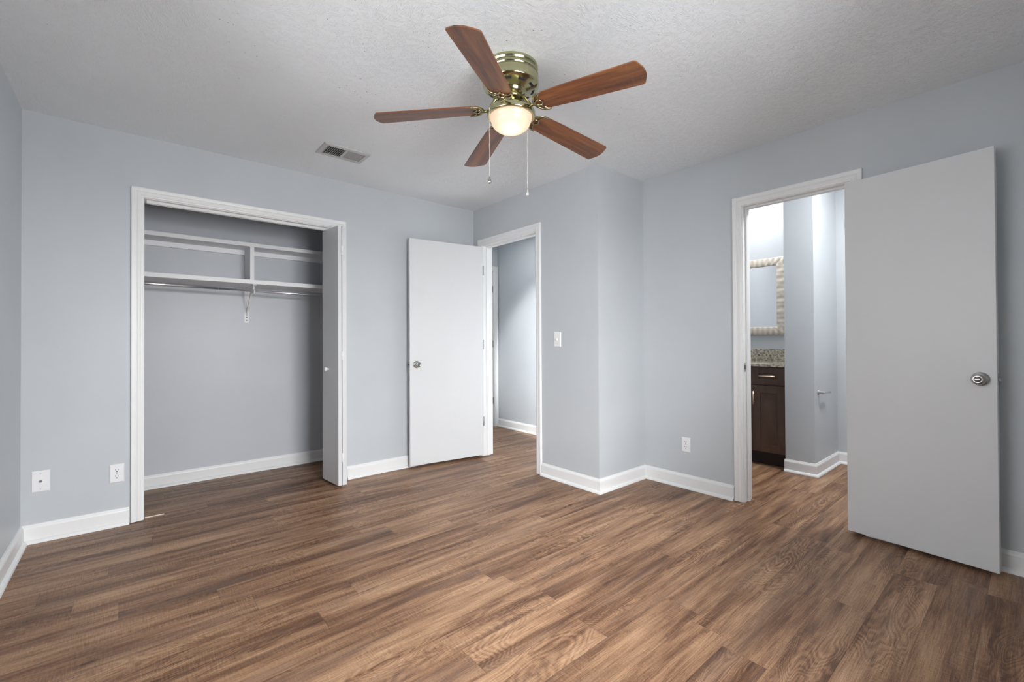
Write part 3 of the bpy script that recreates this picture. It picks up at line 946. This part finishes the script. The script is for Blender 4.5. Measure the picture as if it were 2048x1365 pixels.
def shaker(name, ya, yb, za, zb, rail):
    bm = N()
    box(bm, XV, XV + 0.018, ya, ya + rail, za, zb); box(bm, XV, XV + 0.018, yb - rail, yb, za, zb)
    box(bm, XV, XV + 0.018, ya + rail, yb - rail, za, za + rail); box(bm, XV, XV + 0.018, ya + rail, yb - rail, zb - rail, zb)
    box(bm, XV + 0.010, XV + 0.018, ya + rail, yb - rail, za + rail, zb - rail)
    return link(name, bm, M['cabinet'], van, bevel=0.001)


def bar(par, p0, p1):
    bm = N(); tube(bm, [p0, p1], 0.0055, 10)
    p0, p1 = Vector(p0), Vector(p1); d = p1 - p0
    for f in (0.18, 0.82):
        q = p0 + d * f; tube(bm, [q, q + Vector((0.032, 0, 0))], 0.004, 8)
    link('handle', bm, M['gold'], par)


dr = shaker('drawer', 1.416, 1.690, 0.728, 0.882, 0.055)
bar(dr, (XV - 0.030, 1.490, 0.804), (XV - 0.030, 1.622, 0.804))
do = shaker('door', 1.416, 1.690, 0.128, 0.716, 0.065)
bar(do, (XV - 0.030, 1.670, 0.545), (XV - 0.030, 1.670, 0.665))
do2 = shaker('door', 1.708, 2.088, 0.128, 0.882, 0.065)
top = thing('granite_countertop', (XV, 1.76, 0.885), 'speckled beige granite countertop with backsplash on the dark cabinet', 'countertop')
bm = N(); box(bm, XV - 0.022, XM - 0.001, VYA, VYB + 0.01, 0.886, 0.917); link('slab', bm, M['granite'], top, bevel=0.004)
bm = N(); box(bm, XM - 0.022, XM - 0.001, VYA, VYB + 0.01, 0.917, 1.036); link('backsplash', bm, M['granite'], top, bevel=0.002)
mir = thing('wall_mirror', (XM, 1.83, 1.175), 'mirror in a wide rippled champagne frame above the vanity', 'mirror')
my0, my1, mz0, mz1 = 1.594, 2.085, 1.178, 1.945
bm = N()
FRM = [(0, 0), (0, 0.018), (0.006, 0.022), (0.070, 0.020), (0.076, 0.016), (0.080, 0.008), (0.080, 0)]
pth = [(my0, mz0), (my0, mz1), (my1, mz1), (my1, mz0)]
A = []
for o, hh in FRM:
    A.append([(my0 + o, mz0 + o, hh), (my1 - o, mz0 + o, hh), (my1 - o, mz1 - o, hh), (my0 + o, mz1 - o, hh)])
# rippled face: subdivide every side of the frame and add waves across it
for side in range(4):
    cols = []
    steps = 60
    for s in range(steps + 1):
        f = s / steps; col = []
        for j, ringp in enumerate(A):
            p, q = ringp[side], ringp[(side + 1) % 4]
            yy = p[0] + (q[0] - p[0]) * f; zz = p[1] + (q[1] - p[1]) * f
            hh = p[2] + (0.003 * math.sin(f * steps * 0.72 + j * 0.15) if 0 < s < steps and 2 <= j <= 4 else 0)
            col.append(bm.verts.new((XM - 0.001 - hh, yy, zz)))
        cols.append(col)
    for a_, b_ in zip(cols, cols[1:]):
        for j in range(len(FRM)):
            f_ = bm.faces.new([a_[j], a_[(j + 1) % len(FRM)], b_[(j + 1) % len(FRM)], b_[j]]); f_.smooth = True
bmesh.ops.remove_doubles(bm, verts=bm.verts[:], dist=1e-5)
link('frame', bm, M['frame'], mir)
bm = N(); box(bm, XM - 0.008, XM - 0.001, my0 + 0.078, my1 - 0.078, mz0 + 0.078, mz1 - 0.078); link('mirror_glass', bm, M['mirror'], mir)
# tissue holder on the partition side
hol = thing('tissue_holder', (4.345, YP0, 0.683), 'small chrome tissue holder post on the bathroom partition', 'tissue holder')
R = Matrix.Translation((4.38, YP0, 0.686)) @ Matrix.Rotation(PI / 2, 4, 'X')
bm = N(); lathe(bm, [(0, 0), (0.022, 0), (0.022, 0.006), (0.018, 0.010), (0.010, 0.012), (0.010, 0.045), (0, 0.045)], 24, R); link('mount', bm, M['chrome'], hol)
bm = N(); tube(bm, [(4.372, YP0 - 0.040, 0.686), (4.545, YP0 - 0.040, 0.676)], 0.008, 12); link('arm', bm, M['chrome'], hol)
